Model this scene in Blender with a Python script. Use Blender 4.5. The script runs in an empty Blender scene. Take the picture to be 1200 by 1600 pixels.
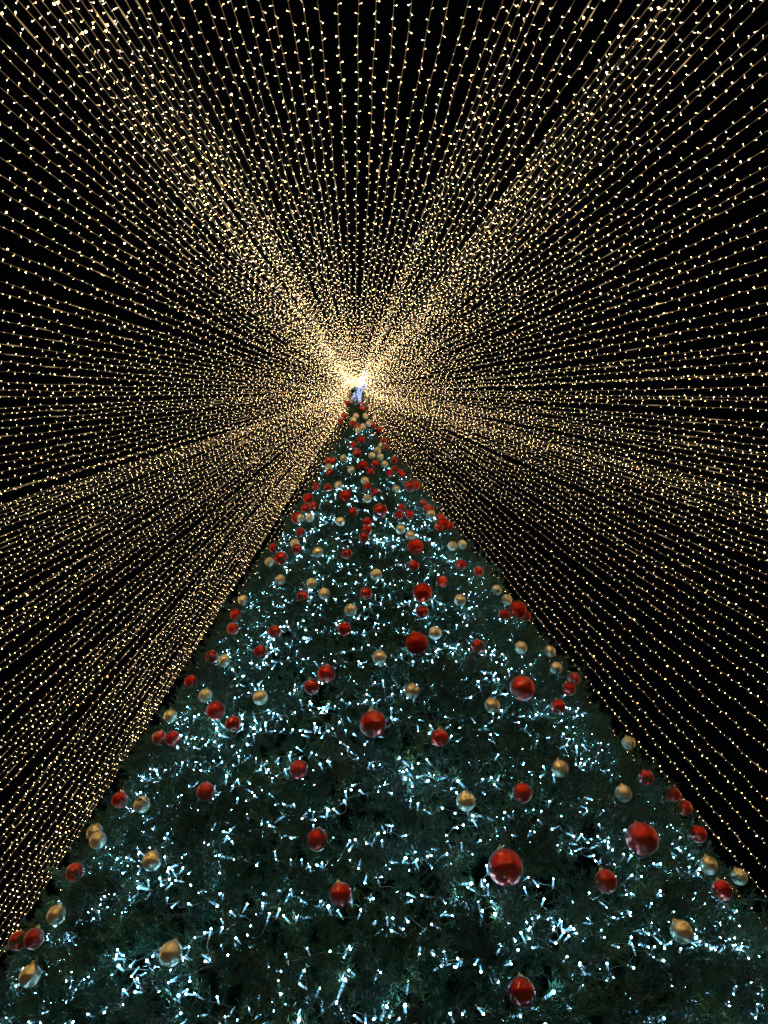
import bpy, math, random
import numpy as np
from mathutils import Vector, Matrix, Euler, noise

random.seed(11)
RNG = np.random.RandomState(11)
scene = bpy.context.scene
COL = scene.collection

# ------------------------------------------------------------------ camera
CAM_AT = Vector((0.0, 0.0, 1.6))
RIGHT = Vector((0.99790631, 0.02647612, -0.05900854))
UP = Vector((0.05714878, -0.78814781, 0.61282709))
FWD = Vector((0.03028217, 0.61491629, 0.78801075))
cam_data = bpy.data.cameras.new("camera")
cam = bpy.data.objects.new("camera", cam_data)
COL.objects.link(cam)
m = Matrix((RIGHT, UP, -FWD)).transposed().to_4x4()
m.translation = CAM_AT
cam.matrix_world = m
cam_data.sensor_fit = 'HORIZONTAL'
cam_data.sensor_width = 36.0
cam_data.lens = 36.0 * 1067.0 / 1200.0
cam_data.clip_start = 0.05
cam_data.clip_end = 600.0
scene.camera = cam

# ------------------------------------------------------------------ night sky, exposure (no sun: it is night, the lamps are the fairy lights)
world = bpy.data.worlds.new("World")
scene.world = world
world.use_nodes = True
bg = world.node_tree.nodes["Background"]
bg.inputs[0].default_value = (0.35, 0.45, 0.8, 1)
bg.inputs[1].default_value = 0.0012
scene.view_settings.view_transform = 'Standard'
scene.view_settings.look = 'None'
scene.view_settings.exposure = 0.0
scene.view_settings.gamma = 1.0
scene.view_settings.use_curve_mapping = False
scene.render.engine = 'CYCLES'
scene.cycles.max_bounces = 4
scene.cycles.diffuse_bounces = 1
scene.cycles.glossy_bounces = 3
scene.cycles.use_light_tree = True
scene.cycles.sample_clamp_indirect = 8.0
scene.cycles.sample_clamp_direct = 30.0
scene.cycles.use_denoising = True
scene.cycles.denoising_prefilter = 'NONE'

# ------------------------------------------------------------------ measures (metres)
AXIS = Vector((0.0, 8.8366, 0.0))      # the trunk line of the tree
TIP_Z = 17.6
SLOPE = math.tan(math.radians(16.25))
CA, SA = math.cos(math.radians(16.25)), math.sin(math.radians(16.25))
RING_Z = 18.4                          # where the canopy of lights starts
def tree_radius(z):
    return SLOPE * (TIP_Z - z)

# (edge it leaves the picture by, its order there, azimuth about the mast, sag variant)
STRINGS = [
('L',1,-20.44,2),('L',2,-21.41,5),('L',3,-22.21,1),('L',4,-23.13,0),('L',5,-24.11,0),('L',6,-25.00,2),('L',7,-26.17,1),('L',8,-27.19,2),
('L',9,-28.75,4),('L',10,-30.09,5),('L',11,-31.70,1),('L',12,-33.60,0),('L',13,-34.76,4),('L',14,-36.97,2),('L',15,-38.81,4),('L',16,-41.11,2),
('L',17,-42.71,4),('L',18,-45.05,3),('L',19,-46.46,0),('L',20,-47.96,5),('L',21,-49.70,5),('L',22,-51.50,1),('L',23,-52.63,5),('L',24,-54.31,0),
('L',25,-56.02,2),('L',26,-57.33,5),('L',27,-58.66,0),('L',28,-60.80,1),('L',29,-61.38,2),('L',30,-62.65,2),('L',31,-64.27,0),('L',32,-65.91,0),
('L',33,-67.97,3),('L',34,-69.23,2),('L',35,-70.65,5),('L',36,-72.43,1),('L',37,-74.00,0),('L',38,-75.79,5),('L',39,-76.21,4),('L',40,-78.68,3),
('L',41,-78.76,2),('L',42,-79.97,3),('L',43,-80.17,2),('L',44,-81.32,1),('L',45,-81.70,2),('L',46,-82.83,1),('L',47,-84.34,0),('L',48,-85.58,1),
('L',49,-86.48,1),('L',50,-87.49,1),('L',51,-88.65,3),('L',52,-89.72,0),('L',53,-90.55,4),('L',54,-91.69,2),('L',55,-93.07,3),('L',56,-94.64,3),
('L',57,-96.17,0),('L',58,-96.49,2),('L',59,-98.30,5),('L',60,-99.37,2),('L',61,-100.66,1),('L',62,-101.10,2),('L',63,-102.51,5),('L',64,-104.80,3),
('L',65,-105.79,0),('L',66,-108.05,5),('L',67,-109.27,4),('L',68,-110.71,3),('L',69,-112.33,3),('L',70,-112.44,3),('L',71,-114.24,3),
('L',72,-115.37,0),('L',73,-116.16,1),('L',74,-117.16,5),('L',75,-118.02,0),('L',76,-118.74,3),('L',77,-119.80,2),('L',78,-121.56,5),
('L',79,-122.76,0),('L',80,-122.89,4),('L',81,-124.01,3),('L',82,-124.71,0),('L',83,-125.73,4),('L',84,-126.64,0),('L',85,-127.53,1),
('L',86,-128.58,1),('L',87,-129.59,5),('L',88,-130.14,5),('L',89,-130.82,4),('L',90,-131.53,2),('L',91,-132.04,3),('L',92,-132.53,3),('T',1,-19.63,4),
('T',2,-18.97,0),('T',3,-18.34,4),('T',4,-17.83,0),('T',5,-17.18,3),('T',6,-16.92,3),('T',7,-16.26,5),('T',8,-15.68,4),('T',9,-15.29,2),
('T',10,-14.61,1),('T',11,-14.36,3),('T',12,-13.72,1),('T',13,-13.14,4),('T',14,-12.66,3),('T',15,-12.06,5),('T',16,-11.27,0),('T',17,-10.41,2),
('T',18,-9.61,0),('T',19,-8.42,5),('T',20,-7.65,0),('T',21,-6.84,3),('T',22,-5.87,4),('T',23,-5.04,4),('T',24,-4.12,0),('T',25,-3.10,2),
('T',26,-2.20,1),('T',27,-1.12,2),('T',28,0.14,0),('T',29,1.58,0),('T',30,2.98,1),('T',31,4.20,4),('T',32,5.39,3),('T',33,6.74,1),('T',34,7.90,3),
('T',35,9.08,2),('T',36,10.22,4),('T',37,11.36,0),('T',38,12.11,3),('T',39,12.67,2),('T',40,13.38,1),('T',41,14.03,1),('T',42,14.89,3),
('T',43,15.89,2),('T',44,16.88,2),('T',45,17.63,1),('T',46,18.76,4),('T',47,19.84,4),('T',48,20.47,3),('T',49,21.16,3),('T',50,21.33,0),
('T',51,21.93,5),('T',52,22.44,0),('T',53,23.21,1),('T',54,23.92,5),('T',55,24.61,5),('T',56,25.36,1),('T',57,26.12,2),('R',1,27.28,0),
('R',2,27.83,2),('R',3,29.06,5),('R',4,30.14,5),('R',5,31.74,4),('R',6,32.67,5),('R',7,33.97,2),('R',8,35.35,3),('R',9,36.63,0),('R',10,37.88,3),
('R',11,38.88,4),('R',12,40.88,1),('R',13,42.53,4),('R',14,44.02,0),('R',15,45.74,3),('R',16,47.27,4),('R',17,49.15,4),('R',18,51.35,3),
('R',19,53.10,4),('R',20,54.84,0),('R',21,56.77,2),('R',22,58.18,3),('R',23,59.91,3),('R',24,61.68,3),('R',25,61.85,1),('R',26,63.60,5),
('R',27,65.50,1),('R',28,65.98,4),('R',29,67.39,0),('R',30,69.72,3),('R',31,70.51,4),('R',32,72.16,0),('R',33,73.37,2),('R',34,74.59,4),
('R',35,75.10,2),('R',36,76.35,1),('R',37,77.65,1),('R',38,78.98,0),('R',39,79.82,1),('R',40,81.47,3),('R',41,82.30,1),('R',42,82.69,2),
('R',43,83.62,3),('R',44,84.20,2),('R',45,84.99,1),('R',46,85.94,4),('R',47,86.79,4),('R',48,87.74,4),('R',49,89.30,2),('R',50,90.47,5),
('R',51,91.70,2),('R',52,92.95,1),('R',53,94.98,5),('R',54,96.18,5),('R',55,98.13,2),('R',56,99.97,1),('R',57,102.13,1),('R',58,103.01,0),
('R',59,105.05,4),('R',60,107.03,5),('R',61,109.00,5),('R',62,111.00,3),('R',63,113.10,4),('R',64,115.77,4),('R',65,118.41,2),('R',66,120.95,2),
('R',67,123.59,1),('R',68,125.53,3),('R',69,127.85,4),('R',70,129.95,0),('R',71,132.09,4),
]
# kind, azimuth about the trunk (0 = the side facing the viewer), radius, height, diameter, what it looks like and hangs beside
BAUBLES = [
('R',-56.20,0.298,17.395,0.152,"small glossy red bauble beside the tree's left outline, topmost there"),
('R',57.82,0.138,17.454,0.152,"small glossy red bauble right of the tree's centre, topmost there"),
('R',34.61,0.221,17.056,0.152,"small glossy red bauble right of the tree's centre, second from top there"),
('G',-5.63,0.480,16.167,0.146,'small shiny gold bauble down the middle of the tree, topmost there'),
('G',-11.28,0.575,15.841,0.146,"small shiny gold bauble left of the tree's centre, topmost there"),
('R',-57.07,0.402,16.649,0.152,"small glossy red bauble beside the tree's left outline, second from top there"),
('R',-57.11,0.515,16.301,0.152,"small glossy red bauble beside the tree's left outline, third from top there"),
('R',-11.10,0.676,15.494,0.152,"small glossy red bauble left of the tree's centre, topmost there"),
('R',-2.16,0.759,15.208,0.152,'small glossy red bauble down the middle of the tree, topmost there'),
('G',-0.28,0.857,14.871,0.146,'small shiny gold bauble down the middle of the tree, third from top there'),
('G',7.56,0.777,15.145,0.146,'small shiny gold bauble down the middle of the tree, second from top there'),
('G',21.52,0.666,15.530,0.146,"small shiny gold bauble right of the tree's centre, second from top there"),
('R',30.21,0.662,15.541,0.152,"small glossy red bauble right of the tree's centre, third from top there"),
('R',48.48,0.662,15.544,0.152,"small glossy red bauble beside the tree's right outline, topmost there"),
('G',24.29,0.455,16.251,0.146,"small shiny gold bauble right of the tree's centre, topmost there"),
('L',1.98,1.123,14.031,0.190,'large glossy red bauble down the middle of the tree, topmost there'),
('R',-6.24,1.181,13.762,0.152,'small glossy red bauble down the middle of the tree, second from top there'),
('R',32.50,0.989,14.418,0.152,"small glossy red bauble beside the tree's right outline, second from top there"),
('R',29.90,1.148,13.873,0.152,"small glossy red bauble right of the tree's centre, fourth from top there"),
('G',23.38,1.165,13.818,0.146,"small shiny gold bauble right of the tree's centre, third from top there"),
('L',-2.28,1.397,13.092,0.191,'large glossy red bauble down the middle of the tree, second from top there'),
('G',16.43,1.289,13.393,0.146,"small shiny gold bauble right of the tree's centre, fourth from top there"),
('G',9.55,1.407,12.982,0.146,'small shiny gold bauble down the middle of the tree, fourth from top there'),
('G',16.37,1.410,12.973,0.146,"small shiny gold bauble right of the tree's centre, fifth from top there"),
('G',-13.37,1.413,12.966,0.146,"small shiny gold bauble left of the tree's centre, second from top there"),
('R',-28.83,1.343,13.205,0.152,"small glossy red bauble beside the tree's left outline, fourth from top there"),
('R',-22.60,1.395,13.026,0.152,"small glossy red bauble left of the tree's centre, second from top there"),
('G',-25.27,1.482,12.731,0.146,"small shiny gold bauble left of the tree's centre, third from top there"),
('R',-21.41,1.596,12.337,0.152,"small glossy red bauble left of the tree's centre, third from top there"),
('M',1.51,1.626,12.308,0.205,'large matte red bauble down the middle of the tree, topmost there'),
('R',10.71,1.557,12.469,0.152,"small glossy red bauble right of the tree's centre, sixth from top there"),
('G',17.64,1.533,12.555,0.146,"small shiny gold bauble right of the tree's centre, sixth from top there"),
('G',-6.17,1.646,12.163,0.146,'small shiny gold bauble down the middle of the tree, fifth from top there'),
('R',5.97,1.696,11.992,0.152,'small glossy red bauble down the middle of the tree, third from top there'),
('R',18.06,1.680,12.046,0.152,"small glossy red bauble right of the tree's centre, eighth from top there"),
('R',24.32,1.580,12.392,0.152,"small glossy red bauble right of the tree's centre, seventh from top there"),
('R',29.29,1.391,13.041,0.152,"small glossy red bauble right of the tree's centre, fifth from top there"),
('R',27.93,1.625,12.236,0.152,"small glossy red bauble right of the tree's centre, ninth from top there"),
('G',1.83,1.840,11.502,0.146,'small shiny gold bauble down the middle of the tree, sixth from top there'),
('G',-12.75,1.854,11.453,0.146,"small shiny gold bauble left of the tree's centre, fourth from top there"),
('R',2.85,1.926,11.205,0.152,'small glossy red bauble down the middle of the tree, fourth from top there'),
('R',-18.78,1.847,11.475,0.152,"small glossy red bauble left of the tree's centre, fourth from top there"),
('R',-28.85,1.736,11.855,0.153,"small glossy red bauble beside the tree's left outline, fifth from top there"),
('M',-29.54,1.923,11.287,0.191,"large matte red bauble beside the tree's left outline, the only one there"),
('M',-7.78,2.065,10.796,0.214,"large matte red bauble left of the tree's centre, the only one there"),
('R',6.24,2.006,10.928,0.152,'small glossy red bauble down the middle of the tree, fifth from top there'),
('G',18.01,1.923,11.212,0.146,"small shiny gold bauble right of the tree's centre, seventh from top there"),
('L',27.48,1.856,11.518,0.207,"large glossy red bauble right of the tree's centre, topmost there"),
('M',32.83,1.790,11.745,0.199,"large matte red bauble beside the tree's right outline, topmost there"),
('G',2.19,2.093,10.629,0.146,'small shiny gold bauble down the middle of the tree, fifth from bottom there'),
('R',-23.96,2.044,10.798,0.152,"small glossy red bauble left of the tree's centre, fifth from top there"),
('R',-29.28,2.012,10.906,0.152,"small glossy red bauble beside the tree's left outline, sixth from top there"),
('L',6.68,2.281,10.059,0.231,'large glossy red bauble down the middle of the tree, second from bottom there'),
('R',-4.26,2.249,10.095,0.152,'small glossy red bauble down the middle of the tree, sixth from top there'),
('R',16.36,2.186,10.310,0.152,"small glossy red bauble right of the tree's centre, tenth from top there"),
('R',18.98,2.249,10.095,0.152,"small glossy red bauble right of the tree's centre, ninth from bottom there"),
('R',13.99,2.281,9.985,0.152,"small glossy red bauble right of the tree's centre, eighth from bottom there"),
('R',30.93,2.025,10.866,0.152,"small glossy red bauble beside the tree's right outline, third from top there"),
('L',30.78,2.136,10.555,0.192,"large glossy red bauble beside the tree's right outline, topmost there"),
('G',31.25,2.146,10.450,0.146,"small shiny gold bauble beside the tree's right outline, topmost there"),
('L',-30.70,2.139,10.546,0.211,"large glossy red bauble beside the tree's left outline, topmost there"),
('G',-29.39,2.131,10.502,0.146,"small shiny gold bauble beside the tree's left outline, topmost there"),
('G',-23.45,2.184,10.317,0.146,"small shiny gold bauble left of the tree's centre, fifth from top there"),
('G',-8.77,2.338,9.786,0.146,"small shiny gold bauble left of the tree's centre, sixth from top there"),
('R',1.27,2.379,9.649,0.152,'small glossy red bauble down the middle of the tree, seventh from top there'),
('R',0.83,2.460,9.368,0.152,'small glossy red bauble down the middle of the tree, seventh from bottom there'),
('R',-0.18,2.533,9.123,0.152,'small glossy red bauble down the middle of the tree, sixth from bottom there'),
('R',-25.01,2.329,9.824,0.152,"small glossy red bauble left of the tree's centre, sixth from top there"),
('G',12.78,2.441,9.433,0.146,"small shiny gold bauble right of the tree's centre, seventh from bottom there"),
('G',15.45,2.500,9.239,0.146,"small shiny gold bauble right of the tree's centre, sixth from bottom there"),
('M',15.46,2.636,8.839,0.225,"large matte red bauble right of the tree's centre, topmost there"),
('R',-38.54,2.324,9.840,0.152,"small glossy red bauble beside the tree's left outline, seventh from top there"),
('G',-25.62,2.429,9.477,0.146,"small shiny gold bauble beside the tree's left outline, second from top there"),
('R',-23.52,2.504,9.218,0.152,"small glossy red bauble left of the tree's centre, seventh from top there"),
('G',-14.78,2.608,8.860,0.146,"small shiny gold bauble left of the tree's centre, sixth from bottom there"),
('R',-5.50,2.675,8.637,0.152,'small glossy red bauble down the middle of the tree, fifth from bottom there'),
('L',-28.76,2.561,9.099,0.203,"large glossy red bauble beside the tree's left outline, lowest there"),
('G',-35.32,2.490,9.271,0.146,"small shiny gold bauble beside the tree's left outline, third from top there"),
('G',-25.15,2.750,8.379,0.146,"small shiny gold bauble left of the tree's centre, fifth from bottom there"),
('G',-14.30,2.871,7.960,0.146,"small shiny gold bauble left of the tree's centre, fourth from bottom there"),
('G',-10.31,2.970,7.619,0.146,"small shiny gold bauble left of the tree's centre, third from bottom there"),
('R',-15.89,2.952,7.682,0.152,"small glossy red bauble left of the tree's centre, eighth from top there"),
('R',-0.43,3.003,7.504,0.152,'small glossy red bauble down the middle of the tree, fourth from bottom there'),
('G',2.40,2.870,7.963,0.146,'small shiny gold bauble down the middle of the tree, fourth from bottom there'),
('G',-3.87,3.107,7.150,0.146,'small shiny gold bauble down the middle of the tree, third from bottom there'),
('M',34.19,2.264,10.117,0.227,"large matte red bauble beside the tree's right outline, second from top there"),
('R',30.31,2.313,9.876,0.152,"small glossy red bauble beside the tree's right outline, sixth from top there"),
('R',40.36,2.180,10.332,0.152,"small glossy red bauble beside the tree's right outline, fifth from top there"),
('R',36.96,2.132,10.497,0.152,"small glossy red bauble beside the tree's right outline, fourth from top there"),
('G',31.74,2.482,9.298,0.146,"small shiny gold bauble beside the tree's right outline, third from top there"),
('G',39.05,2.393,9.604,0.146,"small shiny gold bauble beside the tree's right outline, second from top there"),
('R',12.89,2.784,8.256,0.152,"small glossy red bauble right of the tree's centre, seventh from bottom there"),
('R',29.87,2.667,8.661,0.152,"small glossy red bauble beside the tree's right outline, seventh from top there"),
('R',37.01,2.657,8.697,0.152,"small glossy red bauble beside the tree's right outline, eighth from top there"),
('R',19.45,2.884,7.916,0.152,"small glossy red bauble right of the tree's centre, sixth from bottom there"),
('M',12.64,3.022,7.512,0.240,"large matte red bauble right of the tree's centre, lowest there"),
('G',40.05,2.771,8.304,0.146,"small shiny gold bauble beside the tree's right outline, fourth from top there"),
('G',22.06,3.004,7.504,0.146,"small shiny gold bauble right of the tree's centre, fifth from bottom there"),
('G',42.33,2.817,8.146,0.146,"small shiny gold bauble beside the tree's right outline, fifth from top there"),
('R',11.36,3.126,7.083,0.152,"small glossy red bauble right of the tree's centre, fifth from bottom there"),
('R',34.42,3.007,7.497,0.152,"small glossy red bauble beside the tree's right outline, ninth from top there"),
('M',43.39,2.905,7.917,0.237,"large matte red bauble beside the tree's right outline, lowest there"),
('R',48.51,2.859,8.005,0.152,"small glossy red bauble beside the tree's right outline, ninth from bottom there"),
('G',12.64,3.251,6.654,0.146,"small shiny gold bauble right of the tree's centre, fourth from bottom there"),
('M',8.29,3.345,6.406,0.241,'large matte red bauble down the middle of the tree, lowest there'),
('R',20.66,3.297,6.501,0.152,"small glossy red bauble right of the tree's centre, fourth from bottom there"),
('G',32.31,3.224,6.749,0.146,"small shiny gold bauble beside the tree's right outline, sixth from top there"),
('G',44.98,3.125,7.092,0.146,"small shiny gold bauble beside the tree's right outline, seventh from top there"),
('G',41.04,3.257,6.637,0.146,"small shiny gold bauble beside the tree's right outline, sixth from bottom there"),
('L',25.27,3.507,5.853,0.250,"large glossy red bauble right of the tree's centre, second from top there"),
('R',39.83,3.374,6.239,0.152,"small glossy red bauble beside the tree's right outline, seventh from bottom there"),
('R',31.74,3.522,5.730,0.152,"small glossy red bauble beside the tree's right outline, sixth from bottom there"),
('G',5.88,3.551,5.627,0.146,'small shiny gold bauble down the middle of the tree, lowest there'),
('G',18.00,3.589,5.497,0.146,"small shiny gold bauble right of the tree's centre, third from bottom there"),
('R',8.37,3.733,5.001,0.152,'small glossy red bauble down the middle of the tree, second from bottom there'),
('G',24.18,3.799,4.774,0.146,"small shiny gold bauble right of the tree's centre, second from bottom there"),
('G',1.36,3.389,6.182,0.146,'small shiny gold bauble down the middle of the tree, second from bottom there'),
('R',-5.02,3.222,6.760,0.152,'small glossy red bauble down the middle of the tree, third from bottom there'),
('R',-20.48,3.141,7.032,0.152,"small glossy red bauble left of the tree's centre, eighth from bottom there"),
('R',-22.17,3.243,6.685,0.152,"small glossy red bauble left of the tree's centre, seventh from bottom there"),
('R',-7.64,3.443,5.994,0.182,"small glossy red bauble left of the tree's centre, sixth from bottom there"),
('R',-9.84,3.492,5.827,0.152,"small glossy red bauble left of the tree's centre, fifth from bottom there"),
('G',-18.57,3.490,5.839,0.146,"small shiny gold bauble left of the tree's centre, second from bottom there"),
('L',-0.31,3.701,5.180,0.235,'large glossy red bauble down the middle of the tree, lowest there'),
('R',-22.20,3.570,5.559,0.152,"small glossy red bauble left of the tree's centre, fourth from bottom there"),
('R',-9.80,3.804,4.761,0.152,"small glossy red bauble left of the tree's centre, third from bottom there"),
('R',-38.56,2.847,8.043,0.152,"small glossy red bauble beside the tree's left outline, eighth from top there"),
('R',-35.52,2.974,7.611,0.152,"small glossy red bauble beside the tree's left outline, ninth from top there"),
('G',-38.77,2.748,8.384,0.146,"small shiny gold bauble beside the tree's left outline, fourth from top there"),
('R',-38.37,3.105,7.159,0.152,"small glossy red bauble beside the tree's left outline, ninth from bottom there"),
('G',-31.89,3.195,6.848,0.146,"small shiny gold bauble beside the tree's left outline, fifth from top there"),
('R',-42.22,3.194,6.858,0.152,"small glossy red bauble beside the tree's left outline, eighth from bottom there"),
('G',-32.30,3.365,6.267,0.146,"small shiny gold bauble beside the tree's left outline, sixth from top there"),
('R',-27.30,3.476,5.886,0.187,"small glossy red bauble beside the tree's left outline, seventh from bottom there"),
('G',-42.27,3.355,6.302,0.146,"small shiny gold bauble beside the tree's left outline, seventh from top there"),
('R',-41.27,3.457,5.951,0.152,"small glossy red bauble beside the tree's left outline, sixth from bottom there"),
('R',-35.66,3.514,5.754,0.152,"small glossy red bauble beside the tree's left outline, fifth from bottom there"),
('R',-22.44,3.804,4.758,0.152,"small glossy red bauble left of the tree's centre, second from bottom there"),
('G',-34.21,3.757,4.919,0.146,"small shiny gold bauble beside the tree's left outline, sixth from bottom there"),
('G',51.97,3.503,5.794,0.146,"small shiny gold bauble beside the tree's right outline, fifth from bottom there"),
('R',47.99,3.241,6.695,0.152,"small glossy red bauble beside the tree's right outline, eighth from bottom there"),
('R',44.56,3.703,5.106,0.152,"small glossy red bauble beside the tree's right outline, fifth from bottom there"),
('G',33.57,3.833,4.659,0.146,"small shiny gold bauble beside the tree's right outline, fourth from bottom there"),
('R',57.51,3.671,5.276,0.152,"small glossy red bauble beside the tree's right outline, fourth from bottom there"),
('R',57.50,3.727,5.107,0.152,"small glossy red bauble beside the tree's right outline, third from bottom there"),
('R',49.80,3.851,4.601,0.152,"small glossy red bauble beside the tree's right outline, second from bottom there"),
('L',30.67,4.005,4.140,0.250,"large glossy red bauble beside the tree's right outline, lowest there"),
('G',42.85,3.988,4.130,0.146,"small shiny gold bauble beside the tree's right outline, third from bottom there"),
('G',57.56,3.938,4.354,0.146,"small shiny gold bauble beside the tree's right outline, second from bottom there"),
('R',22.13,4.115,3.694,0.152,"small glossy red bauble right of the tree's centre, second from bottom there"),
('R',41.14,4.062,3.876,0.152,"small glossy red bauble beside the tree's right outline, lowest there"),
('G',28.16,4.206,3.380,0.146,"small shiny gold bauble beside the tree's right outline, lowest there"),
('R',9.89,4.332,2.944,0.152,"small glossy red bauble right of the tree's centre, lowest there"),
('R',-6.62,4.011,4.048,0.152,"small glossy red bauble left of the tree's centre, lowest there"),
('R',-4.03,4.142,3.599,0.152,'small glossy red bauble down the middle of the tree, lowest there'),
('G',9.58,3.934,4.315,0.146,"small shiny gold bauble right of the tree's centre, lowest there"),
('L',11.63,4.121,3.739,0.237,"large glossy red bauble right of the tree's centre, lowest there"),
('R',16.82,3.899,4.431,0.152,"small glossy red bauble right of the tree's centre, third from bottom there"),
('R',-42.72,3.671,5.220,0.152,"small glossy red bauble beside the tree's left outline, fourth from bottom there"),
('G',-45.67,3.746,4.961,0.146,"small shiny gold bauble beside the tree's left outline, fifth from bottom there"),
('G',-41.84,3.803,4.765,0.146,"small shiny gold bauble beside the tree's left outline, fourth from bottom there"),
('R',-43.50,3.879,4.505,0.152,"small glossy red bauble beside the tree's left outline, third from bottom there"),
('G',-26.55,3.969,4.195,0.146,"small shiny gold bauble beside the tree's left outline, third from bottom there"),
('G',-41.01,4.004,4.076,0.146,"small shiny gold bauble beside the tree's left outline, second from bottom there"),
('R',-52.81,3.982,4.152,0.152,"small glossy red bauble beside the tree's left outline, lowest there"),
('R',-43.95,4.038,3.959,0.152,"small glossy red bauble beside the tree's left outline, second from bottom there"),
('G',-19.28,4.203,3.389,0.146,"small shiny gold bauble left of the tree's centre, lowest there"),
('G',-38.61,4.148,3.580,0.146,"small shiny gold bauble beside the tree's left outline, lowest there"),
]

# ------------------------------------------------------------------ helpers
def tag(o, label=None, cat=None, group=None, kind=None):
    if label: o['label'] = label
    if cat: o['category'] = cat
    if group: o['group'] = group
    if kind: o['kind'] = kind
    return o

def link(name, mesh, parent=None, loc=None, rot=None, scale=None):
    o = bpy.data.objects.new(name, mesh)
    COL.objects.link(o)
    if parent is not None: o.parent = parent
    if loc is not None: o.location = loc
    if rot is not None: o.rotation_euler = rot
    if scale is not None: o.scale = (scale, scale, scale)
    return o

class Geo:
    """collects verts, faces and material slots of one mesh"""
    def __init__(self): self.v, self.f, self.mi = [], [], []
    def add(self, verts, faces, mi=0):
        b = len(self.v)
        self.v.extend([tuple(p) for p in verts])
        for fc in faces:
            self.f.append([b + i for i in fc]); self.mi.append(mi)
    def tube(self, pts, rad, sides=4, mi=0, cap=False):
        n = len(pts); b = len(self.v)
        rr = rad if hasattr(rad, '__len__') else [rad] * n
        for i, p in enumerate(pts):
            a = Vector(pts[max(i - 1, 0)]); c = Vector(pts[min(i + 1, n - 1)])
            t = (c - a)
            t = t.normalized() if t.length > 1e-9 else Vector((1, 0, 0))
            u = t.orthogonal() if abs(t.z) > .95 else t.cross(Vector((0, 0, 1)))
            u.normalize(); w = t.cross(u)
            for s in range(sides):
                ang = 2 * math.pi * s / sides
                self.v.append(tuple(Vector(p) + (u * math.cos(ang) + w * math.sin(ang)) * rr[i]))
        for i in range(n - 1):
            for s in range(sides):
                s2 = (s + 1) % sides
                self.f.append([b + i * sides + s, b + i * sides + s2, b + (i + 1) * sides + s2, b + (i + 1) * sides + s]); self.mi.append(mi)
        if cap:
            self.f.append([b + s for s in range(sides)][::-1]); self.mi.append(mi)
            self.f.append([b + (n - 1) * sides + s for s in range(sides)]); self.mi.append(mi)
    def lathe(self, prof, origin, axis, sides=8, mi=0):
        """revolves (distance along axis, radius) pairs; radius 0 ends close in a point"""
        ax = Vector(axis).normalized(); u = ax.orthogonal().normalized(); w = ax.cross(u); o = Vector(origin)
        rings = []
        for d, r in prof:
            if r <= 1e-7:
                rings.append([len(self.v)]); self.v.append(tuple(o + ax * d))
            else:
                k = []
                for s in range(sides):
                    a = 2 * math.pi * s / sides
                    k.append(len(self.v)); self.v.append(tuple(o + ax * d + (u * math.cos(a) + w * math.sin(a)) * r))
                rings.append(k)
        for A, B in zip(rings[:-1], rings[1:]):
            for s in range(sides):
                s2 = (s + 1) % sides
                if len(A) == 1 and len(B) == 1: continue
                if len(A) == 1: fc = [A[0], B[s2], B[s]]
                elif len(B) == 1: fc = [A[s], A[s2], B[0]]
                else: fc = [A[s], A[s2], B[s2], B[s]]
                self.f.append(fc); self.mi.append(mi)
    def mesh(self, name, mats, smooth=False):
        me = bpy.data.meshes.new(name)
        me.from_pydata(self.v, [], self.f)
        for mt in mats: me.materials.append(mt)
        if len(mats) > 1: me.polygons.foreach_set('material_index', self.mi)
        if smooth: me.polygons.foreach_set('use_smooth', [True] * len(me.polygons))
        me.update()
        return me

# ------------------------------------------------------------------ materials
def new_mat(name):
    mt = bpy.data.materials.new(name); mt.use_nodes = True
    return mt, mt.node_tree.nodes, mt.node_tree.links

def principled(name, col, rough=.5, metal=0., coat=0., spec=.5):
    mt, n, l = new_mat(name); p = n["Principled BSDF"]
    p.inputs["Base Color"].default_value = (*col, 1)
    p.inputs["Roughness"].default_value = rough
    p.inputs["Metallic"].default_value = metal
    p.inputs["Coat Weight"].default_value = coat
    p.inputs["Specular IOR Level"].default_value = spec
    return mt

def glow(name, col, strength, sampled=True):
    mt, n, l = new_mat(name)
    n.remove(n["Principled BSDF"])
    e = n.new("ShaderNodeEmission"); e.inputs[0].default_value = (*col, 1); e.inputs[1].default_value = strength
    l.new(e.outputs[0], n["Material Output"].inputs[0])
    try: mt.cycles.emission_sampling = 'FRONT' if sampled else 'NONE'
    except Exception: pass
    return mt

def needle_material():
    mt, n, l = new_mat("green_pvc_needles"); p = n["Principled BSDF"]
    oi = n.new("ShaderNodeObjectInfo"); cr = n.new("ShaderNodeValToRGB")
    e = cr.color_ramp.elements
    e[0].position, e[0].color = 0.0, (.008, .036, .022, 1)
    e[1].position, e[1].color = 1.0, (.046, .080, .018, 1)
    k = e.new(.55); k.color = (.011, .047, .029, 1)
    k = e.new(.88); k.color = (.024, .070, .026, 1)
    nz = n.new("ShaderNodeTexNoise"); nz.inputs["Scale"].default_value = 35
    mx = n.new("ShaderNodeMix"); mx.data_type = 'RGBA'; mx.blend_type = 'MULTIPLY'; mx.inputs[0].default_value = .6
    cr2 = n.new("ShaderNodeValToRGB"); cr2.color_ramp.elements[0].color = (.45, .5, .5, 1); cr2.color_ramp.elements[1].color = (1.5, 1.45, 1.3, 1)
    l.new(oi.outputs["Random"], cr.inputs[0]); l.new(nz.outputs[0], cr2.inputs[0])
    l.new(cr.outputs[0], mx.inputs[6]); l.new(cr2.outputs[0], mx.inputs[7]); l.new(mx.outputs[2], p.inputs["Base Color"])
    p.inputs["Roughness"].default_value = .45; p.inputs["Specular IOR Level"].default_value = .18
    return mt

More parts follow.
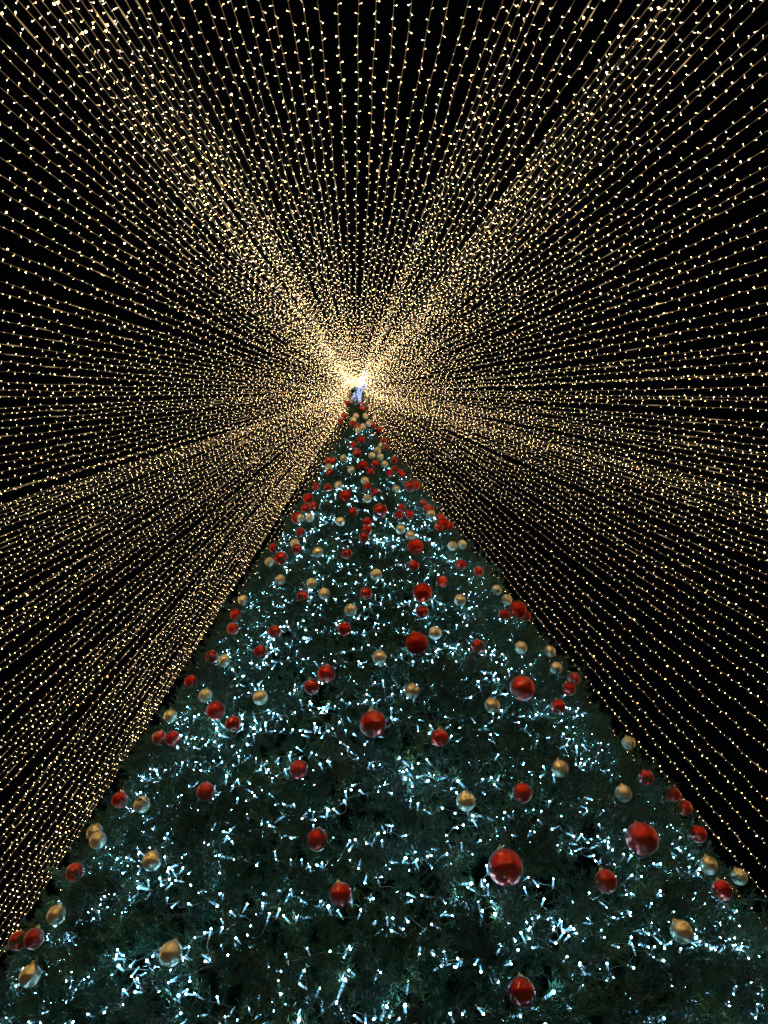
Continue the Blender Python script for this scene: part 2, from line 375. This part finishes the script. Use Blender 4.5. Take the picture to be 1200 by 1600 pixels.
def bauble_material(name, col, rough, var):
    mt, n, l = new_mat(name); p = n["Principled BSDF"]
    p.inputs["Base Color"].default_value = (*col, 1); p.inputs["Metallic"].default_value = 1.0
    oi = n.new("ShaderNodeObjectInfo")
    hs = n.new("ShaderNodeHueSaturation"); hs.inputs["Color"].default_value = (*col, 1)
    mr = n.new("ShaderNodeMapRange"); mr.inputs["To Min"].default_value = 1 - var; mr.inputs["To Max"].default_value = 1 + var
    l.new(oi.outputs["Random"], mr.inputs["Value"]); l.new(mr.outputs[0], hs.inputs["Value"]); l.new(hs.outputs[0], p.inputs["Base Color"])
    if rough < .4:
        p.inputs['Coat Weight'].default_value = .8; p.inputs['Coat Roughness'].default_value = .025; p.inputs['Coat IOR'].default_value = 2.3
    tc = n.new("ShaderNodeTexCoord")
    nz = n.new("ShaderNodeTexNoise"); nz.inputs["Scale"].default_value = 9; nz.inputs["Detail"].default_value = 6
    mr2 = n.new("ShaderNodeMapRange"); mr2.inputs["To Min"].default_value = rough * .99; mr2.inputs["To Max"].default_value = rough * 1.03
    l.new(tc.outputs["Object"], nz.inputs["Vector"]); l.new(nz.outputs[0], mr2.inputs["Value"]); l.new(mr2.outputs[0], p.inputs["Roughness"])
    return mt

def ground_material():
    mt, n, l = new_mat("stone_paving"); p = n["Principled BSDF"]
    tc = n.new("ShaderNodeTexCoord"); br = n.new("ShaderNodeTexBrick")
    br.inputs["Scale"].default_value = 1.0; br.inputs["Brick Width"].default_value = .6; br.inputs["Row Height"].default_value = .3
    br.inputs["Mortar Size"].default_value = .008
    br.inputs["Color1"].default_value = (.070, .062, .056, 1); br.inputs["Color2"].default_value = (.052, .047, .043, 1); br.inputs["Mortar"].default_value = (.02, .02, .02, 1)
    l.new(tc.outputs["Object"], br.inputs["Vector"]); l.new(br.outputs[0], p.inputs["Base Color"])
    bp = n.new("ShaderNodeBump"); bp.inputs["Strength"].default_value = .4; l.new(br.outputs["Fac"], bp.inputs["Height"]); bp.invert = True
    l.new(bp.outputs[0], p.inputs["Normal"]); p.inputs["Roughness"].default_value = .55
    return mt

M_NEEDLE = needle_material()
M_STEM = principled("brown_wire_stem", (.05, .045, .025), .7)
M_CORE = principled("shade_dark_core", (.002, .004, .003), .95, spec=0.)  # near-black colour stands for the shade deep between the branches
M_RED = bauble_material("red_chrome", (.50, .017, .010), .285, .18)
M_MATTE = bauble_material("matte_red", (.40, .026, .014), .42, .12)
M_GOLD = bauble_material("gold_chrome", (1.0, .87, .66), .285, .08)
M_CAP = principled("brass_cap", (.75, .55, .25), .3, 1.)
M_WARM_WIRE = principled("clear_tan_wire", (.34, .30, .25), .35)
M_COOL_WIRE = principled("clear_grey_wire", (.30, .33, .33), .35)
M_SLEEVE = principled("clear_lamp_sleeve", (.80, .85, .88), .2)
WARM = (1.0, .71, .33)
COOL = (.36, .80, 1.0)
M_WARM_BODY = glow("warm_lamp_lens", (1.0, .73, .42), 1.5, False)
M_WARM_DIM = glow("warm_lamp_dim", WARM, 30)
M_WARM_MID = glow("warm_lamp", WARM, 170)
M_WARM_HOT = glow("warm_lamp_bright", (1.0, .62, .19), 750)
M_COOL_BODY = glow("cool_lamp_lens", (.22, .60, .86), 1.5, False)
M_COOL_DIM = glow("cool_lamp_dim", COOL, 45)
M_COOL_MID = glow("cool_lamp", COOL, 130)
M_COOL_HOT = glow("cool_lamp_bright", (.32, .70, 1.0), 600)
M_STEEL = principled("galvanised_steel", (.45, .46, .47), .4, .9)

# ------------------------------------------------------------------ the setting
g = Geo()
g.add([(-300, -300, 0), (300, -300, 0), (300, 300, 0), (-300, 300, 0)], [[0, 1, 2, 3]])
tag(link("plaza_pavement", g.mesh("plaza_pavement", [ground_material()])), kind='structure')

# mast inside the tree with the steel ring that the canopy of lights hangs from
mast = link("mast", None, loc=AXIS)
tag(mast, "thin steel mast rising above the tip of the Christmas tree", "mast")
g = Geo(); g.lathe([(0, .12), (6, .11), (14, .07), (18.55, .035), (18.57, 0)], (0, 0, 0), (0, 0, 1), 12)
link("pole", g.mesh("pole", [M_STEEL], True), mast)
g = Geo()
ringpts = [(.16 * math.cos(a), .16 * math.sin(a), RING_Z) for a in np.linspace(0, 2 * math.pi, 33)]
g.tube(ringpts, .012, 6)
for k in range(6):
    a = k * math.pi / 3 + .3
    g.tube([(.03 * math.cos(a), .03 * math.sin(a), RING_Z), (.16 * math.cos(a), .16 * math.sin(a), RING_Z)], .008, 5)
link("hanging_ring", g.mesh("hanging_ring", [M_STEEL], True), mast)

# ------------------------------------------------------------------ the tree
tree = link("christmas_tree", None, loc=AXIS)
tag(tree, "towering cone shaped artificial fir hung with baubles and white lights", "Christmas tree")
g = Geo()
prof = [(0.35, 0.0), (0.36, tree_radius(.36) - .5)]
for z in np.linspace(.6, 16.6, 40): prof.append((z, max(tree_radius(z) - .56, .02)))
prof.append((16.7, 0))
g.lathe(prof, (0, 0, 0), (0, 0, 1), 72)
link("dark_inner_cone", g.mesh("dark_inner_cone", [M_CORE], True), tree)  # solid cone added behind the branches, closes gaps and keeps hollows dark

def twig(g, p0, d, length, n, nl):
    d = Vector(d).normalized(); u = d.orthogonal().normalized(); w = d.cross(u)
    p0 = Vector(p0); bend = (u * random.uniform(-1, 1) + w * random.uniform(-1, 1)) * .12 * length
    at = lambda t: p0 + d * (length * t) + bend * t * t
    g.tube([at(0), at(.5), at(1)], [.004, .003, .002], 3, 1)
    for i in range(n):
        t = .06 + .94 * (i + random.random()) / n
        a = random.uniform(0, 2 * math.pi)
        side = u * math.cos(a) + w * math.sin(a)
        ang = math.radians(random.uniform(38, 68) * (1 - .45 * t ** 3))
        nd = (d * math.cos(ang) + side * math.sin(ang)).normalized()
        L = nl * random.uniform(.75, 1.1) * (1 - .25 * t ** 4)
        p = at(t); s = nd.cross(Vector((random.uniform(-1, 1), random.uniform(-1, 1), random.uniform(-1, 1)))).normalized() * .0027
        mid = p + nd * L * .5 + side * .002
        g.add([p - s, p + s, mid + s * 1.1, p + nd * L, mid - s * 1.1], [[0, 1, 2, 4], [4, 2, 3]], 0)

def make_branch_mesh(k):
    g = Geo()
    twig(g, (0, 0, 0), (1, 0, 0), .40, 66, .078)
    for j in range(4):
        t = .10 + .20 * j / 3 + random.uniform(-.02, .02)
        a = j * math.pi * 2 / 4 + random.uniform(-.5, .5) + k
        twig(g, (t, 0, 0), (1.0, .85 * math.cos(a), .85 * math.sin(a)), random.uniform(.17, .24), 36, .070)
    return g.mesh("branch", [M_NEEDLE, M_STEM])
BR = [make_branch_mesh(k) for k in range(5)]

bauble_pos = []
for kd, az, r, z, dia, lab in BAUBLES:
    a = math.radians(az)
    bauble_pos.append((math.sin(a) * r, -math.cos(a) * r, z, dia * .5))
BP = np.array(bauble_pos)
CAM_L = np.array(CAM_AT - AXIS)

units = []
N_UNITS = 15500
Zb, Zt = .55, 17.35
cnt = 0
while cnt < N_UNITS:
    # even by surface area of the cone
    q = random.random()
    z = TIP_Z - math.sqrt(q * ((TIP_Z - Zb) ** 2 - .2 ** 2) + .04)
    a = random.uniform(-math.pi, math.pi)
    cnt += 1
    lump = noise.noise(Vector((math.sin(a) * tree_radius(z) * 1.7, math.cos(a) * tree_radius(z) * 1.7, z * 1.7)))
    lump2 = noise.noise(Vector((math.sin(a) * tree_radius(z) * 4.5 + 9, math.cos(a) * tree_radius(z) * 4.5, z * 4.5)))
    off = -.47 + .19 * lump + .05 * max(0, (z - 9) / 8) + .10 * lump2 + random.uniform(-.07, .07) + (random.uniform(.0, .16) if random.random() < .12 else 0)
    if lump < -.28 and random.random() < .5: off -= .10
    r = max(tree_radius(z) + off, 0.0)
    rad = Vector((math.sin(a), -math.cos(a), 0))
    nrm = rad * CA + Vector((0, 0, SA))
    if z > 16.6: nrm = (rad * .45 + Vector((0, 0, .9)))
    d = nrm + Vector((random.gauss(0, .34), random.gauss(0, .34), random.gauss(-.08, .36)))
    d.normalize()
    p = rad * r + Vector((0, 0, z))
    sc = random.uniform(.8, 1.12) * (1.0 - .38 * max(0.0, (z - 8.0) / 9.0))
    tip = np.array(p + d * .40 * sc)
    # the branches are bent aside where a bauble hangs
    v = BP[:, :3] - tip
    near = np.sqrt((v ** 2).sum(1)) - BP[:, 3]
    if near.min() < .035: continue
    tc = CAM_L - tip; L = np.linalg.norm(tc); tc /= L
    back = -(v @ tc)                      # how far the tip stands out beyond each bauble
    side = np.sqrt(np.maximum((v ** 2).sum(1) - back ** 2, 0))
    if ((back > 0) & (back < .45) & (side < BP[:, 3] * .95 + .01)).any() and random.random() < .97: continue
    roll = random.uniform(0, 6.283)
    rot = (Vector((1, 0, 0)).rotation_difference(d) @ Euler((roll, 0, 0)).to_quaternion()).to_euler()
    units.append((p, rot, sc, random.randrange(5), L))

for _ in range(70):                     # the bushy tuft at the very tip
    z = random.uniform(16.75, 17.42); a = random.uniform(-math.pi, math.pi)
    rad = Vector((math.sin(a), -math.cos(a), 0))
    d = (rad * random.uniform(.3, 1.0) + Vector((0, 0, random.uniform(-.25, .7)))).normalized()
    p = rad * random.uniform(0, .05) + Vector((0, 0, z))
    units.append((p, Vector((1, 0, 0)).rotation_difference(d).to_euler(), random.uniform(.45, .62), random.randrange(5), (CAM_AT - AXIS - p).length))

def in_view(P, margin=1.0):
    q = Vector(P) + AXIS - CAM_AT
    zz = q.dot(FWD)
    if zz < .3: return False
    return abs(q.dot(RIGHT) / zz) < .5624 * margin and abs(q.dot(UP) / zz) < .7498 * margin

def faces_cam(P):
    return (CAM_L[0] - P[0]) * P[0] + (CAM_L[1] - P[1]) * P[1] > 0

order = sorted(range(len(units)), key=lambda i: units[i][4] + (0 if in_view(units[i][0]) else 50))
near_set = set(order[:290])
first = {}
for i in order[:290]:
    p, rot, sc, k, L = units[i]
    o = link("branch", BR[k], tree, p, rot, sc)
    first.setdefault(k, o)
rest = [units[i] for i in range(len(units)) if i not in near_set]
pm = bpy.data.meshes.new("branch_points")
pm.from_pydata([tuple(u[0]) for u in rest], [], [])
ar = pm.attributes.new("rot", 'FLOAT_VECTOR', 'POINT'); ar.data.foreach_set('vector', np.array([list(u[1]) for u in rest], dtype=np.float32).ravel())
asc = pm.attributes.new("sz", 'FLOAT', 'POINT'); asc.data.foreach_set('value', np.array([u[2] for u in rest], dtype=np.float32))
ak = pm.attributes.new("pick", 'INT', 'POINT'); ak.data.foreach_set('value', np.array([u[3] for u in rest], dtype=np.int32))
fol = link("outer_branches", pm, tree); fol['kind'] = 'stuff'
ng = bpy.data.node_groups.new("branches_on_points", 'GeometryNodeTree')
ng.interface.new_socket("Geometry", in_out='INPUT', socket_type='NodeSocketGeometry')
ng.interface.new_socket("Geometry", in_out='OUTPUT', socket_type='NodeSocketGeometry')
gi = ng.nodes.new("NodeGroupInput"); go = ng.nodes.new("NodeGroupOutput")
jn = ng.nodes.new("GeometryNodeGeometryToInstance")
for k in range(5)[::-1]:
    ob = ng.nodes.new("GeometryNodeObjectInfo"); ob.inputs["Object"].default_value = first[k]; ob.inputs["As Instance"].default_value = False
    ob.transform_space = 'ORIGINAL'
    ng.links.new(ob.outputs["Geometry"], jn.inputs[0])
iop = ng.nodes.new("GeometryNodeInstanceOnPoints"); iop.inputs["Pick Instance"].default_value = True
def named(nm, ty):
    a_ = ng.nodes.new("GeometryNodeInputNamedAttribute"); a_.data_type = ty; a_.inputs["Name"].default_value = nm
    return [s for s in a_.outputs if s.enabled and s.name == "Attribute"][0]
ng.links.new(gi.outputs[0], iop.inputs["Points"]); ng.links.new(jn.outputs[0], iop.inputs["Instance"])
ng.links.new(named("pick", 'INT'), iop.inputs["Instance Index"])
er = ng.nodes.new("FunctionNodeEulerToRotation"); ng.links.new(named("rot", 'FLOAT_VECTOR'), er.inputs[0]); ng.links.new(er.outputs[0], iop.inputs["Rotation"])
ng.links.new(named("sz", 'FLOAT'), iop.inputs["Scale"])
ng.links.new(iop.outputs[0], go.inputs[0])
md = fol.modifiers.new("branches", 'NODES'); md.node_group = ng

# ------------------------------------------------------------------ baubles, each hanging on its own loop
def ball_mesh(name, mat):
    g = Geo(); n = 20
    g.lathe([(-math.cos(math.pi * i / n), math.sin(math.pi * i / n) if 0 < i < n else 0) for i in range(n + 1)], (0, 0, 0), (0, 0, 1), 36)
    return g.mesh(name, [mat], True)
BALL = {'R': ball_mesh("red_ball", M_RED), 'L': ball_mesh("large_red_ball", M_RED), 'M': ball_mesh("matte_ball", M_MATTE), 'G': ball_mesh("gold_ball", M_GOLD)}
g = Geo(); g.lathe([(.93, .20), (.97, .21), (1.12, .20), (1.14, .17), (1.14, 0)], (0, 0, 0), (0, 0, 1), 14)
CAPM = g.mesh("cap", [M_CAP], True)
g = Geo(); g.tube([(.12 * math.cos(a), 0, 1.22 + .12 * math.sin(a)) for a in np.linspace(0, 2 * math.pi, 13)], .02, 5)
LOOPM = g.mesh("loop", [M_CAP], True)
GROUP = {'R': "small red baubles on the tree", 'G': "small gold baubles on the tree", 'L': "large glossy red baubles on the tree", 'M': "large matte red baubles on the tree"}
for (kd, az, r, z, dia, lab), (x, y, z_, rr) in zip(BAUBLES, bauble_pos):
    b = link("bauble", None, None, AXIS + Vector((x, y, z)))
    b.rotation_euler = (random.uniform(-.2, .2), random.uniform(-.2, .2), random.uniform(0, 6.28))
    tag(b, lab, "bauble", GROUP[kd])
    link("ball", BALL[kd], b, None, None, rr)
    link("cap", CAPM, b, None, None, rr)
    link("hanging_loop", LOOPM, b, None, None, rr)

# ------------------------------------------------------------------ cool white strings wound round the tree
def cool_bulb(g, p, d, mi_tip, s=1.0):
    d = Vector(d).normalized()
    g.lathe([(-.016 * s, 0), (-.016 * s, .0045 * s), (.004 * s, .0055 * s), (.004 * s, 0)], p, d, 5, 3)
    g.lathe([(.004 * s, .0060 * s), (.050 * s, .0060 * s)], p, d, 5, 0)
    g.lathe([(.050 * s, .0060 * s), (.052 * s, .0064 * s), (.058 * s, .0045 * s), (.060 * s, 0)], p, d, 6, mi_tip)
COOLM = [M_COOL_BODY, M_COOL_DIM, M_COOL_MID, M_SLEEVE, M_COOL_HOT]
BULBM = []
for mi_ in (1, 2, 4):
    g = Geo(); cool_bulb(g, (0, 0, 0), (1, 0, 0), mi_, 1.0 if mi_ < 4 else 1.5); BULBM.append(g.mesh("bulb", COOLM))

ONES = "zeroth first second third fourth fifth sixth seventh eighth ninth tenth eleventh twelfth thirteenth fourteenth fifteenth sixteenth seventeenth eighteenth nineteenth".split()
TENS = {2: ("twenty", "twentieth"), 3: ("thirty", "thirtieth"), 4: ("forty", "fortieth"), 5: ("fifty", "fiftieth"), 6: ("sixty", "sixtieth"), 7: ("seventy", "seventieth"), 8: ("eighty", "eightieth"), 9: ("ninety", "ninetieth")}
def ordinal(n):
    if n < 20: return ONES[n]
    t, o = divmod(n, 10)
    return TENS[t][1] if o == 0 else TENS[t][0] + "-" + ONES[o]

rows, all_bulbs = [], []
zrow = 1.25
while zrow < 16.9:
    rows.append(zrow); zrow += .155 + .145 * (zrow / 17.0) + .38 * max(0.0, (zrow - 9.5) / 7.0)
for ri, zr in enumerate(rows):
    R0 = tree_radius(zr)
    half = math.radians(112)
    n = max(int(2 * half * R0 * 1.9 / .035), 30)
    sd = ri * 7.31
    pts, s = [], 0.0
    th0 = -half
    for i in range(n):
        t = i / (n - 1); th = -half + 2 * half * t; arc = th * R0
        wz = .34 * noise.noise(Vector((arc * 1.1, sd, 0))) + .30 * noise.noise(Vector((arc * 2.4, sd, 4))) + .10 * noise.noise(Vector((arc * 8.5, sd, 8)))
        wt = .16 * noise.noise(Vector((arc * 3.1, sd, 15))) + .11 * noise.noise(Vector((arc * 8.0, sd, 21)))
        wr = -.235 + .17 * noise.noise(Vector((arc * 2.2, sd, 30))) + .08 * noise.noise(Vector((arc * 9.0, sd, 37)))
        z = min(zr + wz, 17.3); rr = max(tree_radius(z) + wr, .03); a = th + wt / max(R0, .4)
        pts.append(Vector((math.sin(a) * rr, -math.cos(a) * rr, z)))
    root = link("light_string", None, None, AXIS)
    nth = len(rows) - ri
    lab = ("string of cool white lights wound round tree, %s row from bottom" % ordinal(ri + 1)) if ri < len(rows) // 2 else ("string of cool white lights wound round tree, %s row below tip" % ordinal(nth))
    tag(root, lab, "string lights", "cool white strings wound round the tree")
    g = Geo(); g.tube(pts, .0022, 3)
    link("cable", g.mesh("cable", [M_COOL_WIRE], True), root)
    acc, nxt, prev = 0.0, .05, pts[0]
    for q in pts[1:]:
        acc += (q - prev).length
        if acc >= nxt:
            d = Vector((q.x, q.y, 0)).normalized() * random.uniform(-.1, 1.3) + Vector((random.gauss(0, .7), random.gauss(0, .7), random.gauss(0, .8)))
            if d.length < .1: d = Vector((0, 0, 1))
            u = random.random()
            all_bulbs.append((root, q.copy(), d.normalized(), 0 if u < .56 else 1 if u < .93 else 2, ri))
            nxt = acc + random.choice((.07, .09, .10, .12, .14)) * random.uniform(.85, 1.15)
        prev = q
def bulb_key(b):
    P = b[1]
    ok = in_view(P) and faces_cam(P)
    return (Vector(CAM_L) - P).length + (0 if ok else 50)
idx = sorted(range(len(all_bulbs)), key=lambda i: bulb_key(all_bulbs[i]))
single = set(idx[:290])
byrow = {}
for i, (root, P, d, mi_, ri) in enumerate(all_bulbs):
    if i in single:
        link("bulb", BULBM[mi_], root, P, Vector((1, 0, 0)).rotation_difference(d).to_euler())
    else:
        gg, _ = byrow.setdefault(ri, (Geo(), root))
        cool_bulb(gg, P, d, (1, 2, 4)[mi_], 1.0 if mi_ < 2 else 1.5)
for ri, (gg, root) in byrow.items():
    o = link("far_bulbs", gg.mesh("far_bulbs", COOLM), root); o['kind'] = 'stuff'

# ------------------------------------------------------------------ star on the tip
star = link("star_topper", None, None, AXIS + Vector((.10, -.12, TIP_Z + .70)), (0, 0, math.radians(113)))
tag(star, "glowing bluish white star standing on the tip of the tree", "tree topper")
def star_pts(R1, R2, y):
    out = []
    for k in range(11):
        a = math.pi / 2 + k * math.pi / 5
        rr = R1 if k % 2 == 0 else R2
        out.append(Vector((rr * math.cos(a), y, rr * math.sin(a))))
    return out
gf, gb = Geo(), Geo()
for y in (-.045, .045):
    P = star_pts(.50, .17, y)
    gf.tube(P, .017, 5)
    for A_, B_ in zip(P[:-1], P[1:]):
        for t in np.linspace(0, 1, 8)[:-1]:
            p = A_.lerp(B_, t); d = Vector((random.gauss(0, 1), -1 if y < 0 else 1, random.gauss(0, 1)))
            cool_bulb(gb, p, d, 2, .6)
for A_, B_ in zip(star_pts(.50, .17, -.045)[:-1], star_pts(.50, .17, .045)[:-1]): gf.tube([A_, B_], .008, 5)
gf.tube([(0, 0, -1.05), (0, 0, -.25)], .015, 6)
link("star_frame", gf.mesh("star_frame", [glow("blue_white_rope_light", (.45, .58, 1.0), 1.1, False)], True), star)
M_BLUE = glow("blue_white_lamp", (.50, .64, 1.0), 12)
o = link("bulbs", gb.mesh("bulbs", [glow("blue_white_lens", (.5, .6, 1.0), 1.2, False), M_BLUE, M_BLUE, M_SLEEVE, M_BLUE]), star); o['kind'] = 'stuff'

# ------------------------------------------------------------------ the canopy: warm white strings from the mast ring out over the square
SAGS = [(.97, .006), (.96, .0050), (.98, .0070), (.95, .0038), (.97, .0058), (.985, .0077)]
R_END = 17.0
WARMM = [M_WARM_BODY, M_WARM_DIM, M_WARM_MID, M_WARM_HOT]
def canopy_variant(b, c, seed):
    rnd = random.Random(seed)
    Z = lambda r: RING_Z - b * r + c * r * r
    ph1, ph2, rnd_a = rnd.uniform(0, 6), rnd.uniform(0, 6), rnd.uniform(.004, .018)
    at = lambda r: Vector((r, rnd_a * math.sin(r * .8 + ph1) + .008 * math.sin(r * 6 + ph2), Z(r) + .008 * math.sin(r * 5 + ph2)))
    g = Geo(); rs = np.linspace(.16, R_END, 60)
    g.tube([at(r) for r in rs], .0018, 3)
    cab = g.mesh("cable", [M_WARM_WIRE], True)
    g = Geo(); r = rnd.choice((.2, .26, .36)) + rnd.uniform(0, .1); side = 1
    while r < R_END:
        p = at(r); t = (at(r + .01) - p).normalized()
        u = t.cross(Vector((0, 0, 1))).normalized(); w = u.cross(t)
        a = rnd.gauss(0, .9) + (0 if side > 0 else math.pi); side = -side
        d = (u * math.cos(a) + w * math.sin(a) + t * rnd.gauss(0, .35)).normalized()
        q = rnd.random()
        far = min(max((r - 3.5) / 5.0, 0.0), 1.0)      # brightness graded by hand: dimmer near the mast against glare, stronger further out
        mi, sc = (1, .74 + .2 * far) if q < .88 - .22 * far else (2, .78 + .27 * far) if q < .985 - .065 * far else (3, 1.5 + .9 * far * rnd.random())
        L = .034
        g.tube([p, p + d * L], .0036, 3, 0)
        o = p + d * L; e = .0056 * sc
        uu = d.orthogonal().normalized() * e; ww = d.cross(uu).normalized() * e
        g.add([o + d * e * 1.1, o - d * e * .8, o + uu, o - uu * .5 + ww * .87, o - uu * .5 - ww * .87],
              [[0, 2, 3], [0, 3, 4], [0, 4, 2], [1, 3, 2], [1, 4, 3], [1, 2, 4]], mi)
        r += .12 * rnd.uniform(.88, 1.12) / math.sqrt(1 + (b - 2 * c * r) ** 2)
    bul = g.mesh("bulbs", WARMM)
    cons = []
    for rc in (rnd.uniform(2.2, 3.6), rnd.uniform(5.6, 7.0), rnd.uniform(8.8, 10.6), rnd.uniform(12.5, 14.5)):
        g = Geo(); g.tube([at(rc + x) for x in (-.11, -.07, -.03, .03, .07, .11)], [.003, .006, .009, .009, .006, .003], 6, 0, True)
        cons.append(g.mesh("connector", [M_WARM_WIRE], True))
    return cab, bul, cons
VARS = [[canopy_variant(b, c, 100 * i + j) for j in range(3)] for i, (b, c) in enumerate(SAGS)]
EDGE = {'L': ("left", "top"), 'T': ("top", "left"), 'R': ("right", "top")}
for edge, nth, az, k in STRINGS:
    s = link("canopy_light_string", None, None, AXIS, (0, 0, math.radians(az - 90)))
    e1, e2 = EDGE[edge]
    tag(s, "warm white light string crossing the picture's %s edge, %s from the %s" % (e1, ordinal(nth), e2), "string lights", "warm white strings fanning out from the mast")
    cab, bul, cons = random.choice(VARS[k])
    link("cable", cab, s)
    o = link("bulbs", bul, s); o['kind'] = 'stuff'
    for c_ in cons: link("connector", c_, s)

# strings running out behind the tree: only their first metres show, on both sides of the tip
for az in [134.5, 136.5, 138, 141, 144, 147, 151, 155, 160, 165, 171, 177, -135, -137, -139, -142, -145, -148, -152, -156, -161, -166, -172, -178]:
    s = link("canopy_light_string", None, None, AXIS, (0, 0, math.radians(az - 90)))
    tag(s, "warm white light string showing only %s of tree tip, running down behind tree" % ("right" if az > 0 else "left"), "string lights", "warm white strings behind the tree, %s side" % ("right" if az > 0 else "left"))
    cab, bul, cons = random.choice(VARS[random.randrange(6)])
    link("cable", cab, s)
    o = link("bulbs", bul, s); o['kind'] = 'stuff'
